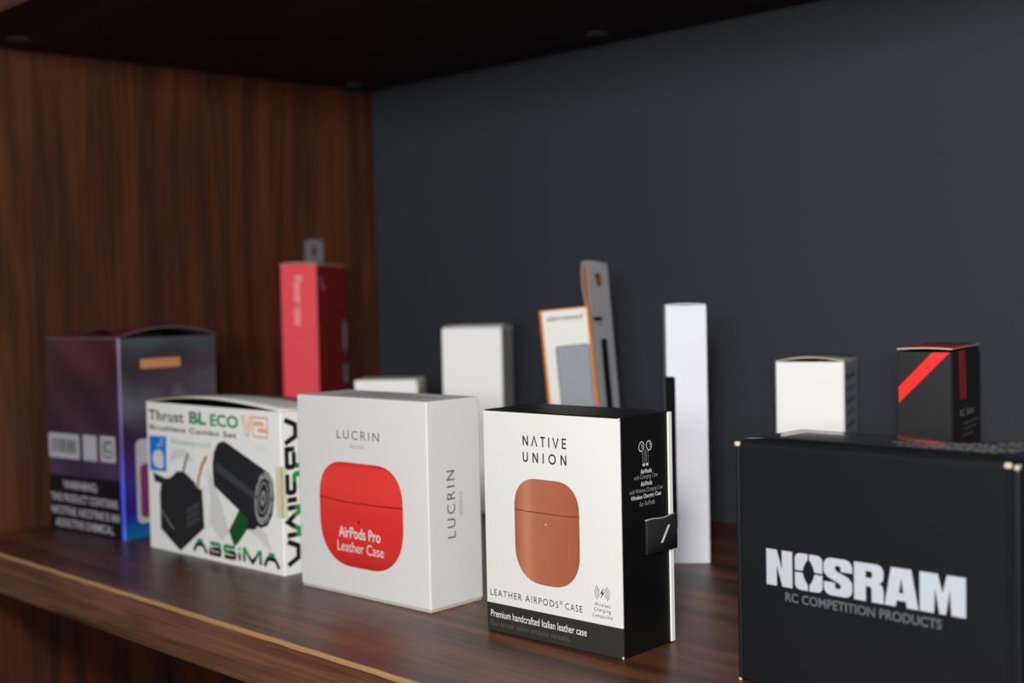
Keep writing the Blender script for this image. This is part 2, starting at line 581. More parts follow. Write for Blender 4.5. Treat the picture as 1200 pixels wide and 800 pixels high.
# board above, and the bottom board
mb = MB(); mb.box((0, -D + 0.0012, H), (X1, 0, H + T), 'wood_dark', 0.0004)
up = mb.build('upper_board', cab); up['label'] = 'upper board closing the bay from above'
mb = MB(); mb.box((0, -D, H), (X1, -D + 0.0012, H + T), 'wood_front', 0.0003)
mb.build('front_edge', up)
mb = MB(); mb.box((0, -D, ZB - T), (X1, 0, ZB), 'wood_dark', 0.0008)
mb.build('bottom_board', cab)
for (x, y) in ((0.0362, -0.348), (0.308, -0.0366), (0.0232, -0.039)):
    mb = MB()
    ring = lambda r, z, n=24: [(x + r * math.cos(2 * math.pi * i / n), y + r * math.sin(2 * math.pi * i / n), z) for i in range(n)]
    pr = [ring(0.0085, H), ring(0.0082, H - 0.0008), ring(0.006, H - 0.0013), ring(0.0022, H - 0.0014), ring(0.002, H - 0.0006)]
    for a, b in zip(pr, pr[1:]):
        mb.add(a + b, [[i, (i + 1) % 24, 24 + (i + 1) % 24, 24 + i] for i in range(24)], 'screw')
    mb.add(pr[-1], [list(range(24))], 'screw')
    mb.build('screw_cap', cab)
# small metal bracket screwed to the side panel
mb = MB()
y0, y1, z0, z1, th = -0.0806, -0.062, 0.186, 0.2185, 0.0016
hole = [(-0.0713 + 0.0032 * math.cos(2 * math.pi * i / 24), 0.2075 + 0.0052 * math.sin(2 * math.pi * i / 24)) for i in range(24)]
outer = []
for i in range(24):
    a = 2 * math.pi * i / 24
    dx, dz = math.cos(a), math.sin(a)
    k = min((0.0093 / abs(dx)) if abs(dx) > 1e-6 else 9, (0.011 / abs(dz)) if abs(dz) > 1e-6 else 9)
    outer.append((-0.0713 + dx * k, 0.2075 + dz * k))
for xx in (0.0, th):
    vs = [(xx, a, b) for a, b in outer] + [(xx, a, b) for a, b in hole]
    mb.add(vs, [[i, (i + 1) % 24, 24 + (i + 1) % 24, 24 + i] for i in range(24)], 'metal')
for loop in (outer, hole):
    vs = [(0, a, b) for a, b in loop] + [(th, a, b) for a, b in loop]
    mb.add(vs, [[i, (i + 1) % 24, 24 + (i + 1) % 24, 24 + i] for i in range(24)], 'metal')
mb.box((0, y0 + 0.0002, z0), (th, y1, 0.1966), 'metal', 0.0003)
mb.box((0, y0 + 0.0002, z0 - 0.0016), (0.016, y1, z0), 'metal', 0.0003)
mb.build('metal_bracket', cab)['label'] = 'small grey metal bracket with a screw hole'

# ================================================================== the leather case box (sharpest, centre)
c = Carton('case_box', 'white-fronted black box with a tan case picture and a black ribbon tab on its side', 0.4689, -0.3125, 2.655, 0.0849, 0.0391, 0.110)
F, Rt = c.F, c.Rt
mb = MB()
mb.box((0.0, 0.0006, 0.0), (c.w, c.d, c.h), 'black', 0.0006)
body = c.part(mb, 'carton', label='black sleeve of the box')
mb = MB()
mb.box((0.0001, -0.0001, 14.2 * mm), (c.w - 0.0001, 0.0009, c.h - 0.0006), 'white_print', 0.0002)
front = c.part(mb, 'front_panel', label='white printed front')
mb = MB()
mb.box((0.0001, -0.0001, 0.0002), (c.w - 0.0001, 0.0009, 14.2 * mm), 'charcoal', 0.0002)
c.part(mb, 'lower_band', label='charcoal band along the foot')
mb = MB()
mb.box((c.w - 0.001, c.d - 0.0026, 0.0006), (c.w + 0.0007, c.d + 0.0004, c.h - 0.0004), 'white_edge', 0.0003)
c.part(mb, 'inner_tray', label='white edge of the inner tray')
mb = MB()
tr = 0.45   # tiny raw-board corner
for z in (0.0008, c.h - 0.0008):
    mb = MB()
    mb.box((c.w - 0.0008, -0.0002, z - 0.0006), (c.w + 0.0001, 0.0006, z + 0.0006), 'kraft', 0.0002)
    c.part(mb, 'worn_corner')
# lettering
mb = MB()
W = 0.72


def thin(pls, w=W, mname='ink', n=0.25):
    for p in pls:
        polys(mb, F, stroke(p, w), mname, n)


def letters(word, u0, u1, v0, v1, table, w, mname='ink', n=0.25, FF=None, gap=None):
    tot = sum(table[ch][0] for ch in word)
    g = (u1 - u0 - tot * (v1 - v0)) / (len(word) - 1) if gap is None else gap
    u = u0
    for ch in word:
        lw, strokes = table[ch]
        for s in strokes:
            polys(mb, FF or F, stroke([(u + a * (v1 - v0), v0 + b * (v1 - v0)) for a, b in s], w), mname, n)
        u += lw * (v1 - v0) + g


GEO = {
    'N': (0.72, [[(0.07, 0), (0.07, 1)], [(0.07, 0.98), (0.65, 0.02)], [(0.65, 0), (0.65, 1)]]),
    'A': (0.78, [[(0.04, 0), (0.39, 0.98), (0.74, 0)]]),
    'T': (0.62, [[(0, 0.94), (0.62, 0.94)], [(0.31, 0), (0.31, 1)]]),
    'I': (0.12, [[(0.06, 0), (0.06, 1)]]),
    'V': (0.78, [[(0.04, 1), (0.39, 0.02), (0.74, 1)]]),
    'E': (0.54, [[(0.06, 0), (0.06, 1)], [(0.06, 0.94), (0.54, 0.94)], [(0.06, 0.5), (0.5, 0.5)], [(0.06, 0.06), (0.54, 0.06)]]),
    'U': (0.68, [[(0.06, 1), (0.06, 0.34)] + arc(0.34, 0.34, 0.28, 180, 360, 12) + [(0.62, 1)]]),
    'O': (0.92, [arc(0.46, 0.5, 0.41, 0, 360, 28, 0.44)]),
}
letters('NATIVE', 26.3, 53.6, 93.8, 98.6, GEO, 0.74)
letters('UNION', 26.2, 53.5, 86.0, 90.8, GEO, 0.74)
c.part(mb, 'brand_lettering')
mb = MB()
text(mb, F, 'LEATHER AIRPODS', 2.6, 46.8, 18.0, 21.2, 'ink', spacing=1.25, n=0.25)
polys(mb, F, stroke(ellipse(48.6, 20.8, 0.75, 0.75, n=16), 0.22, True), 'ink', 0.25)
text(mb, F, 'R', 48.3, 48.9, 20.4, 21.2, 'ink', n=0.25)
text(mb, F, 'CASE', 51.0, 61.4, 18.0, 21.2, 'ink', spacing=1.25, n=0.25)
c.part(mb, 'front_lettering')
mb = MB()
text(mb, F, 'Wireless', 68.7, 77.9, 22.6, 24.4, 'ink', spacing=1.3, n=0.25)
text(mb, F, 'Charging', 68.4, 78.0, 19.7, 21.9, 'ink', spacing=1.3, n=0.25)
text(mb, F, 'Compatible', 67.2, 79.0, 16.9, 19.1, 'ink', spacing=1.3, n=0.25)
c.part(mb, 'charging_lettering')
mb = MB()
for s in (0, 180):
    for r in (2.2, 3.2, 4.2):
        polys(mb, F, stroke(arc(73.3, 29.0, r, s - 48, s + 48, 12), 0.28), 'ink', 0.25)
poly(mb, F, [(74.4, 31.6), (72.1, 28.5), (73.3, 28.7), (72.3, 26.2), (74.8, 29.5), (73.5, 29.2)], 'ink', 0.25)
c.part(mb, 'charging_symbol')
mb = MB()
text(mb, F, 'Premium handcrafted Italian leather case', 2.7, 63.7, 7.3, 10.9, 'ink_white', bold=0.006, n=0.25)
text(mb, F, 'Étui en cuir italien artisanal véritable', 2.7, 53.4, 3.0, 6.4, 'ink_dim', n=0.25)
c.part(mb, 'band_lettering', label='white and grey lettering on the charcoal band')
# tan case picture
mb = MB()
poly(mb, F, squircle(20.0, 60.6, 27.6, 78.2, 14.5, 18.0), 'tan_print', 0.22)
pic = c.part(mb, 'case_picture', label='picture of a tan leather earphone case')
mb = MB()
polys(mb, F, stroke([(20.1, 62.6), (28, 62.1), (52, 62.1), (60.5, 62.6)], 0.45), 'tan_line', 0.3)
c.part(mb, 'lid_line', pic)
mb = MB()
poly(mb, F, ellipse(40.0, 56.9, 0.5, 0.5, n=14), 'gold', 0.3)
c.part(mb, 'status_dot', pic)
# right side lettering + icon
mb = MB()
for sx in (-1, 1):
    cu_ = 18.7 + sx * 2.9
    polys(mb, Rt, stroke(ellipse(cu_, 95.4, 1.9, 2.2, sx * 24, 20), 0.38, True), 'ink_white', 0.25)
    polys(mb, Rt, stroke(arc(cu_ + sx * 0.3, 95.4, 0.9, -70, 90, 8), 0.3), 'ink_white', 0.25)
    for e in (0.5, 2.0):
        polys(mb, Rt, stroke([(18.7 + sx * e, 93.6), (18.7 + sx * e, 87.2)], 0.3), 'ink_pale', 0.25)
    poly(mb, Rt, rrect(18.7 + sx * 1.25 - 0.85, 18.7 + sx * 1.25 + 0.85, 86.2, 87.4, 0.4, 4), 'ink_white', 0.25)
c.part(mb, 'earphone_symbol')
mb = MB()
for (b, bo, mt, v0, v1, a0, a1) in (('AirPods', 0.014, 'ink_white', 82.8, 84.9, 14.8, 23.4), ('with Charging Case', 0, 'ink_pale', 79.9, 82.4, 9.8, 28.0),
                                    ('AirPods', 0.014, 'ink_white', 77.1, 79.2, 14.8, 23.6), ('with Wireless Charging Case', 0, 'ink_pale', 73.6, 76.2, 6.2, 31.8),
                                    ('Wireless Charging Case', 0.014, 'ink_white', 70.8, 73.3, 7.2, 30.5), ('for AirPods', 0, 'ink_pale', 67.9, 70.1, 13.8, 25.4)):
    text(mb, Rt, b, a0, a1, v0, v1, mt, bold=bo, n=0.25)
c.part(mb, 'side_lettering')
# ribbon tab looped out of the side, folded around the rear edge
mb = MB()
rows = []
for i in range(15):
    t = i / 14
    u = 17.3 + t * 24.4
    bow = 0.5 + 1.5 * math.sin(math.pi * min(1, t * 1.05)) * 0.7
    rows.append([Rt(u, 45.2 + 0.9 * math.sin(t * 3.0) * 0.4 - (0.7 * t), bow), Rt(u, 53.5, bow + 0.15), Rt(u, 60.6 + 0.25 * math.sin(t * 9), bow)])
mb.extruded_sheet(rows, (0.0005, 0, 0), 'ribbon', 'ribbon')
rows = [[Rt(41.7, z, 0.6 + 0.2), Rt(42.2, z, 0.2), Rt(41.4, z, -0.8), Rt(40.6, z, -2.5)] for z in (45.0, 53.5, 60.6)]
mb.extruded_sheet(rows, (0, 0.0005, 0), 'ribbon')
tab = c.part(mb, 'ribbon_tab', label='black woven ribbon tab with a white slash')
mb = MB()
poly(mb, Rt, [(26.6, 49.4), (28.4, 49.4), (34.2, 57.0), (32.4, 57.0)], 'ink_white', 2.45)
c.part(mb, 'slash_mark', tab)
mb = MB()
rows = [[Rt(17.5 + t * 23.6, 60.7 + 0.25 * math.sin(t * 9), 0.4 + 1.0 * math.sin(math.pi * t)), Rt(17.5 + t * 23.6, 61.3 + 0.25 * math.sin(t * 9), 0.3 + 1.0 * math.sin(math.pi * t))] for t in [i / 12 for i in range(13)]]
mb.extruded_sheet(rows, (0.0005, 0, 0), 'ink_pale')
c.part(mb, 'ribbon_hem', tab)

# ================================================================== the white box with a red case
c = Carton('case_box', 'white square box with a picture of a bright red earphone case on its front', 0.3151, -0.3151, 2.574, 0.1085, 0.0396, 0.1113)
F, Rt, TT = c.F, c.Rt, c.T
mb = MB()
mb.box((0, 0, 0.0012), (c.w, c.d, c.h), 'white_lucrin', 0.0007)
c.part(mb, 'lid', label='white lid of the box')
mb = MB()
mb.box((0.0006, 0.0006, 0), (c.w - 0.0006, c.d - 0.0006, 0.002), 'kraft', 0.0002)
c.part(mb, 'base_tray')
mb = MB()
text(mb, F, 'LUCRIN', 35.5, 71.0, 88.0, 92.9, 'ink_grey', spacing=1.35, n=0.2)
c.part(mb, 'front_lettering')
mb = MB()
text(mb, F, 'GENEVA', 46.4, 58.7, 83.1, 85.0, 'ink_pale', spacing=1.2, n=0.2)
c.part(mb, 'small_lettering')
mb = MB()
text(mb, Rt, 'LUCRIN', 13.4, 19.4, 37.4, 73.6, 'ink_grey', spacing=1.35, rot=90, n=0.2)
c.part(mb, 'side_lettering')
mb = MB()
text(mb, Rt, 'GENEVA', 22.6, 24.7, 48.8, 61.6, 'ink_pale', spacing=1.2, rot=90, n=0.2)
c.part(mb, 'small_lettering')
mb = MB()
poly(mb, F, squircle(18.8, 88.8, 16.6, 75.0, 21.0, 27.0), 'red_print', 0.2)
pic = c.part(mb, 'case_picture', label='picture of a bright red leather earphone case')
mb = MB()
polys(mb, F, stroke([(18.8, 53.9), (40, 52.7), (68, 52.7), (88.7, 53.4)], 0.6), 'red_line', 0.3)
c.part(mb, 'lid_line', pic)
mb = MB()
poly(mb, F, ellipse(52.6, 42.2, 1.0, 1.0, n=16), 'red_line', 0.3)
c.part(mb, 'status_dot', pic)
mb = MB()
text(mb, F, 'AirPods Pro', 35.2, 70.2, 32.6, 38.9, 'ink_white', bold=0.016, n=0.3)
text(mb, F, 'Leather Case', 33.7, 72.7, 24.8, 30.6, 'ink_white', n=0.3)
c.part(mb, 'picture_lettering', pic)
mb = MB()
for r_, (a, b) in enumerate(((26, 92), (20, 96), (30, 70))):  # rows of short pale grey bars across the lid top
    u = a
    while u < b:
        l = random.uniform(2.5, 8)
        poly(mb, TT, [(u, 10 + r_ * 8), (min(u + l, b), 10 + r_ * 8), (min(u + l, b), 12.6 + r_ * 8), (u, 12.6 + r_ * 8)], 'ink_pale', 0.15)
        u += l + 1.4
c.part(mb, 'small_bars', label='faint grey bars on the lid top')

# ================================================================== the motor kit box
c = Carton('motor_kit_box', 'white box printed with a black motor and green lettering, its lid bowed up', 0.139, -0.3148, 2.424, 0.1491, 0.050, 0.099)
F, Rt = c.F, c.Rt
c.part(shell(c, 'white'), 'carton')
mb = MB()
rows = []
for i in range(25):
    t = i / 24
    z = c.h - 0.0002 + 0.0050 * (math.sin(math.pi * t) ** 0.9) * (1 - 0.3 * (t - 0.45))
    rows.append([(c.w * t, y, z * 1.0 - (z - c.h) * 0.55 * max(0, (y - 0.01) / c.d)) for y in (-0.0003, 0.012, 0.03, c.d - 0.001)])
mb.extruded_sheet(rows, (0, 0, 0.0006), 'white', 'kraft')
c.part(mb, 'lid_flap', label='bowed white lid flap')
# side logo and front logo: angular stroke letters, green upper half and black lower half
ABS = {
    'A': (1.25, [[(0.0, 0.0), (0.3, 0.62), (0.92, 0.62), (1.25, 0.0)]], [[(0.36, 0.93), (0.88, 0.93)]]),
    'B': (1.1, [[(0.08, 0.55), (0.08, 0.08), (0.95, 0.08), (1.02, 0.16), (1.02, 0.42), (0.94, 0.5), (0.25, 0.5)]], [[(0.08, 0.92), (0.9, 0.92), (0.98, 0.84), (0.98, 0.62), (0.94, 0.5)]]),
    'S': (1.1, [[(0.05, 0.08), (0.95, 0.08), (1.03, 0.16), (1.03, 0.42), (0.95, 0.5), (0.5, 0.5)]], [[(0.5, 0.5), (0.16, 0.5), (0.08, 0.58), (0.08, 0.84), (0.16, 0.92), (1.05, 0.92)]]),
    'i': (0.18, [[(0.09, 0.0), (0.09, 0.62)]], [[(0.09, 0.8), (0.09, 1.0)]]),
    'M': (1.6, [[(0.08, 0.0), (0.08, 0.5)], [(0.5, 0.45), (0.8, 0.06), (1.1, 0.45)], [(1.52, 0.0), (1.52, 0.5)]], [[(0.08, 0.5), (0.08, 0.95), (0.2, 0.95), (0.5, 0.45)], [(1.1, 0.45), (1.4, 0.95), (1.52, 0.95), (1.52, 0.5)]]),
}


def absima(FF, u0, length, v0, size, sw, vertical=False, n=0.25):
    word = 'ABSiMA'
    tot = sum(ABS[ch][0] for ch in word)
    gap = 0.24
    sc = length / (tot + gap * (len(word) - 1))
    x = 0
    for ch in word:
        lw, dark, lite = ABS[ch]
        for strokes, mt, nn in ((lite, 'green', n), (dark, 'ink', n + 0.03)):
            for s in strokes:
                pts = [((x + a) * sc, b * size) for a, b in s]
                if vertical:
                    pts = [(u0 + q, v0 - p_) for p_, q in pts]
                else:
                    pts = [(u0 + p_, v0 + q) for p_, q in pts]
                polys(mb, FF, stroke(pts, sw), mt, nn)
        x += lw + gap


mb = MB()
absima(F, 53.0, 91.5, 3.8, 7.9, 2.6)
c.part(mb, 'front_logo', label='green and black logo')
mb = MB()
absima(Rt, 2.8, 88.0, 94.0, 12.6, 3.2, vertical=True)
c.part(mb, 'side_logo', label='large green and black logo')
mb = MB()
text(mb, F, 'Thrust', 3.5, 45.2, 86.8, 94.0, 'charcoal', n=0.2, bold=0.022, spacing=1.1)
text(mb, F, 'BL', 52.0, 71.5, 86.9, 95.0, 'green', n=0.2, bold=0.04)
text(mb, F, 'ECO', 75.7, 106.3, 86.6, 94.5, 'green', n=0.2, bold=0.03)
text(mb, F, 'Brushless Combo Set', 4.4, 104.0, 80.4, 84.0, 'charcoal', n=0.2, bold=0.02, spacing=1.1)
text(mb, F, 'Waterproof', 28.3, 75.6, 71.0, 76.0, 'green_pale', n=0.2)
c.part(mb, 'front_lettering')
mb = MB()
for s in ([(110.0, 94.6), (114.6, 83.2), (117.0, 83.2), (121.4, 94.6), (118.6, 94.6), (115.8, 86.6), (113.0, 94.6), (110.0, 94.6)],
          [(122, 94.6), (136.6, 94.6), (136.6, 87.4), (127.4, 87.4), (127.4, 86.2), (136.6, 86.2), (136.6, 82.8), (122.0, 82.8), (122.0, 90.0), (132, 90.0), (132, 91.4), (122, 91.4)]):
    polys(mb, F, stroke(s, 1.0), 'orange_pale', 0.2)
c.part(mb, 'version_lettering', label='pale orange outlined lettering')
mb = MB()
poly(mb, F, [(3.0, 52.6), (23.2, 53.2), (24.0, 76.8), (3.0, 76.2)], 'blue', 0.2)
sign = c.part(mb, 'blue_sign', label='blue waterproof sign')
mb = MB()
poly(mb, F, [(7, 58), (10, 55.5), (18, 54.6), (19.5, 56), (20.2, 62), (19, 66), (15, 67.5), (10, 66.4), (7, 63)], 'ink_white', 0.28)
for (a, b, rr) in ((17.5, 71.6, 1.5), (14.0, 70.2, 0.9), (19.0, 74.4, 0.8)):
    polys(mb, F, stroke(ellipse(a, b, rr * 0.8, rr * 1.3, n=12), 0.5, True), 'ink_white', 0.28)
c.part(mb, 'hand_symbol', sign)
# soft grey background streaks of the print
mb = MB()
for (a, b, s, an) in ((70, 40, 10, 60), (78, 22, 8, 30), (118, 18, 9, -20), (30, 66, 5, 80), (128, 72, 8, 40), (12, 46, 4, 60), (112, 80, 5, 10)):
    mb = MB()
    for k in range(3):
        q = arc(a + k * 2.1, b - k * 1.3, s, an, an + 110, 10, s * 0.7)
        polys(mb, F, stroke(q, 0.35), 'smoke_print', 0.15)
    c.part(mb, 'smoke_streak')
for pts in ([(70, 60), (74, 40), (72, 24), (84, 14), (92, 20), (86, 36), (80, 48)], [(26, 60), (40, 64), (58, 62), (46, 70), (32, 69)], [(112, 24), (124, 20), (138, 12), (132, 24), (118, 29)]):
    mb = MB()
    poly(mb, F, pts, 'smoke_print', 0.13)
    c.part(mb, 'smoke_patch')
# motor picture
mb = MB()
poly(mb, F, [(89.5, 77.8), (93.0, 77.2), (136.5, 61.5), (140.5, 57), (141.5, 47), (139, 36), (134, 29), (127, 26.5), (123.5, 27.5), (121, 25), (108.5, 24.2), (104.5, 35.5), (78.2, 48.5), (77.0, 55), (77.2, 62), (79.0, 70), (83.5, 76)], 'print_black', 0.3)
mot = c.part(mb, 'motor_picture', label='picture of a black electric motor')
mb = MB()
poly(mb, F, [(82, 64), (122, 48), (121, 44), (81, 58)], 'print_black_light', 0.34)
c.part(mb, 'can_highlight', mot)
mb = MB()
poly(mb, F, ellipse(131.0, 45.5, 9.0, 17.0, -14, 36), 'print_metal', 0.36)
poly(mb, F, ellipse(130.4, 45.5, 6.4, 12.6, -14, 32), 'print_black', 0.39)
polys(mb, F, stroke(ellipse(130.3, 45.6, 4.6, 9.6, -14, 28), 1.0, True), 'print_metal', 0.42)
poly(mb, F, ellipse(130.2, 45.4, 2.4, 5.0, -14, 20), 'print_metal', 0.42)
poly(mb, F, ellipse(130.2, 45.4, 1.0, 2.2, -14, 16), 'print_black', 0.45)
for k in range(8):
    a = 2 * math.pi * k / 8
    poly(mb, F, ellipse(131.0 + 7.7 * math.cos(a), 45.5 + 14.6 * math.sin(a), 0.8, 1.3, 0, 10), 'print_black', 0.42)
c.part(mb, 'end_bell', mot)
mb = MB()
poly(mb, F, [(104.8, 35.6), (113.9, 30.5), (112.5, 24), (101.5, 13.4), (98, 12.5), (93.2, 21.5)], 'green_dark', 0.35)
polys(mb, F, stroke([(88, 30), (90, 24), (94, 18)], 0.5), 'green_pale', 0.3)
c.part(mb, 'green_heat_sink', mot)
# speed controller picture
mb = MB()
poly(mb, F, [(37.1, 1.6), (65.9, 20.0), (64.6, 44.4), (58.5, 46.0), (57, 48.5), (44.5, 54.8), (36.1, 54.6), (27.5, 49.5), (21.5, 48.6), (6.5, 51.6), (8.2, 45.5), (16.2, 44.8), (14.2, 38), (14.1, 14.2)], 'print_black', 0.3)
esc = c.part(mb, 'speed_controller_picture', label='picture of a black speed controller')
mb = MB()
for k in range(3):
    b0 = 17.5 + k * 4.6
    poly(mb, F, [(45.2, b0), (60.6, b0 + 6.6), (60.6, b0 + 10.0), (45.2, b0 + 3.4)], 'print_black_light', 0.34)
polys(mb, F, stroke([(14.4, 27.5), (30, 15.0)], 0.8), 'ink_pale', 0.34)
c.part(mb, 'cooling_fins', esc)
mb = MB()
polys(mb, F, stroke([(43.0, 53.5), (45.5, 59.5), (49.6, 67.5)], 2.0), 'wire_green', 0.34)
c.part(mb, 'grey_wire', esc)
mb = MB()
polys(mb, F, stroke([(59.6, 45.0), (61.5, 53), (65.5, 61), (71.0, 67.0)], 2.2), 'wire_red', 0.34)
c.part(mb, 'red_wire', esc)
mb = MB()
mb.box((c.w - 0.0055, -0.0004, 0.035), (c.w + 0.0003, 0.0003, 0.066), 'tape')
mb.box((c.w - 0.0003, -0.0004, 0.035), (c.w + 0.0003, 0.0035, 0.066), 'tape')
c.part(mb, 'seal_sticker', label='cream seal sticker over the edge')

# ================================================================== the dark purple foil box
c = Carton('vape_box', 'dark purple foil box with a black warning panel, standing by the left side panel', 0.0129, -0.3267, 6.713, 0.0926, 0.0847, 0.1412)
F, Rt = c.F, c.Rt
M['foil'] = foil('iridescent_plum_foil', c.w, c.d, c.h)
c.part(shell(c, 'foil', bev=0.0012), 'carton')
mb = MB()
rows = []
for i in range(21):
    t = i / 20
    z = c.h + 0.0068 * math.sin(math.pi * t) ** 0.8
    rows.append([(x, c.d * t, c.h + (z - c.h) * (0.35 + 0.65 * (x / c.w))) for x in (0.0, 0.02, 0.05, c.w + 0.0003)])
mb.extruded_sheet(rows, (0, 0, 0.0007), 'foil', 'slate_ink')
c.part(mb, 'lid_flap', label='bowed lid flap')
mb = MB()
rows = []
for i in range(13):
    t = i / 12
    x = 0.042 + 0.045 * t
    rows.append([(x, y, c.h + 0.0012 + 0.0058 * math.sin(math.pi * t) * (1 if y < 0.02 else 0.6)) for y in (0.004, 0.02, 0.04)])
mb.extruded_sheet(rows, (0, 0, 0.0006), 'foil', 'foil')
c.part(mb, 'tuck_flap')
mb = MB()
poly(mb, F, [(0.3, 0.4), (c.w * 1000 - 3.0, 0.4), (c.w * 1000 - 3.0, 41.6), (0.3, 40.6)], 'warn_black', 0.15)
wp = c.part(mb, 'warning_panel', label='black warning panel')
mb = MB()
for b, a0, a1, v0, v1 in (('WARNING:', 18.5, 62.0, 31.2, 37.4), ('THIS PRODUCT CONTAINS', 2.0, 86.0, 21.4, 27.4), ('NICOTINE. NICOTINE IS AN', 2.4, 87.0, 11.8, 17.8), ('ADDICTIVE CHEMICAL.', 7, 81, 2.6, 8.6)):
    text(mb, F, b, a0, a1, v0, v1, 'label_white', bold=0.022, n=0.25)
c.part(mb, 'warning_lettering', wp)
mb = MB()
poly(mb, F, rrect(1.3, 41.0, 53.4, 71.6, 1.5), 'label_white', 0.15)
lb = c.part(mb, 'barcode_label')
mb = MB()
u = 6.0
while u < 36.0:
    wd = random.choice((0.6, 0.9, 1.4, 1.8))
    poly(mb, F, [(u, 57.5), (u + wd, 57.5), (u + wd, 67.8), (u, 67.8)], 'label_dark', 0.2)
    u += wd + random.choice((0.6, 0.9, 1.2))
c.part(mb, 'barcode_bars', lb)
mb = MB()
poly(mb, F, rrect(45.6, 62.7, 53.6, 72.0, 1.2), 'label_white', 0.15)
c.part(mb, 'blank_label')
mb = MB()
poly(mb, F, rrect(66.9, 85.2, 54.0, 72.4, 1.2), 'label_white', 0.15)
lb = c.part(mb, 'symbol_label')
mb = MB()
polys(mb, F, stroke(rrect(71.0, 81.0, 57.6, 68.6, 1.0), 1.3, True), 'label_dark', 0.2)
polys(mb, F, stroke(arc(76.0, 64.0, 2.8, 60, 330, 14), 1.5), 'label_dark', 0.2)
c.part(mb, 'recycling_symbol', lb)
mb = MB()
poly(mb, Rt, rrect(17.4, 51.7, 119.4, 126.2, 1.0), 'orange_label', 0.15)
c.part(mb, 'orange_label')
mb = MB()
poly(mb, Rt, rrect(11.2, 40.0, 9.8, 69.6, 4.5), 'label_white', 0.15)
wn = c.part(mb, 'product_window', label='pale rounded product picture')
mb = MB()
poly(mb, Rt, rrect(14.2, 37.0, 13.5, 52.0, 4.0), 'purple_print', 0.2)
c.part(mb, 'purple_swirl', wn)

# ================================================================== the black mailer box
c = Carton('mailer_box', 'large black mailer box in the right foreground with silver block lettering', 0.6092, -0.2982, -0.126, 0.1222, 0.0495, 0.1026)
F, TT = c.F, c.T
w = c.w
mb = MB()
mb.box((0.0, 0.0008, 0.0), (w, c.d, c.h - 0.0004), 'black_mailer', 0.0008)
c.part(mb, 'carton')
mb = MB()
rows = []
for i in range(17):
    t = i / 16
    u = 0.0026 + t * (w - 0.0026 - 0.0048)
    puff = 0.0
    rows.append([(u, 0.0010, 0.0006), (u, -0.0007, 0.0014), (u, -0.0008 - puff, c.h * 0.5), (u, -0.0008, c.h - 0.0026),
                 (u, -0.0007, c.h - 0.0016), (u, -0.0003, c.h - 0.0008), (u, 0.0004, c.h - 0.0003), (u, 0.0012, c.h - 0.0001), (u, 0.004, c.h + 0.0001)])
mb.extruded_sheet(rows, (0, 0.0006, 0), 'black_mailer')
mb.sm = [False] * len(mb.sm)
flap = c.part(mb, 'front_flap')
mb = MB()
mb.box((0.0001, -0.0006, 0.0004), (0.0019, 0.003, c.h - 0.0022), 'black_mailer', 0.0007, 3)
c.part(mb, 'side_fold')
mb = MB()
mb.box((w - 0.0036, -0.0004, 0.0004), (w - 0.0002, 0.003, c.h - 0.0022), 'black_mailer', 0.001, 3)
c.part(mb, 'side_fold')
for (x0, x1, z0, z1) in ((-0.0003, 0.0022, c.h - 0.0024, c.h - 0.0004), (w - 0.0058, w - 0.0032, c.h - 0.0022, c.h - 0.0002), (w - 0.0022, w - 0.0004, c.h - 0.0026, c.h - 0.0008), (0.0002, 0.0016, 0.0, 0.0014)):
    mb = MB()
    mb.box((x0, -0.0009, z0), (x1, 0.001, z1), 'kraft', 0.0006, 2)
    c.part(mb, 'raw_corner', label='raw cream board at the corner')
mb = MB()
rows = []
for i in range(13):
    t = i / 12
    rows.append([(0.0015 + t * (w - 0.003), 0.0036 + s * (c.d - 0.004), c.h + 0.0001 + 0.0005 * math.sin(math.pi * t) * math.sin(math.pi * s)) for s in (0, 0.25, 0.5, 0.75, 1)])
mb.extruded_sheet(rows, (0, 0, 0.0003), 'black_mailer_top')
c.part(mb, 'top_panel')

# --- NOSRAM wordmark, heavy block letters
mb = MB()
NN = 1.0


def blk(pl, u0, v0, sx, sy, mname='silver_ink'):
    for p in pl:
        poly(mb, F, [(u0 + a * sx, v0 + b * sy) for a, b in p], mname, NN)


V0, SY = 43.7, 15.0
blk([[(0, 0), (.40, 0), (.40, .58), (.61, 0), (1, 0), (1, 1), (.60, 1), (.60, .45), (.41, 1), (0, 1)]], 15.3, V0, 12.5, SY)
# O in four quarters with a lens-shaped opening
for sx_ in (-1, 1):
    for sy_ in (-1, 1):
        outer = [(0.055, 1.0)] + [(1 - 0.42 + 0.42 * math.sin(R(a)), 1 - 0.30 + 0.30 * math.cos(R(a))) for a in range(0, 91, 10)] + [(1.0, 0.055)]
        inner = [(0.06 + 0.36 * (1 - (k / 8 * 0.72 / 0.74 + 0.075 / 0.74) ** 2), 0.055 + k / 8 * 0.68) for k in range(9)]
        inner[-1] = (0.055, inner[-1][1])
        pts = outer + inner
        cxo, cyo = 35.4, V0 + SY / 2
        q = [(cxo + sx_ * a * 6.4, cyo + sy_ * b * 7.5) for a, b in pts]
        poly(mb, F, q, 'silver_ink', NN)
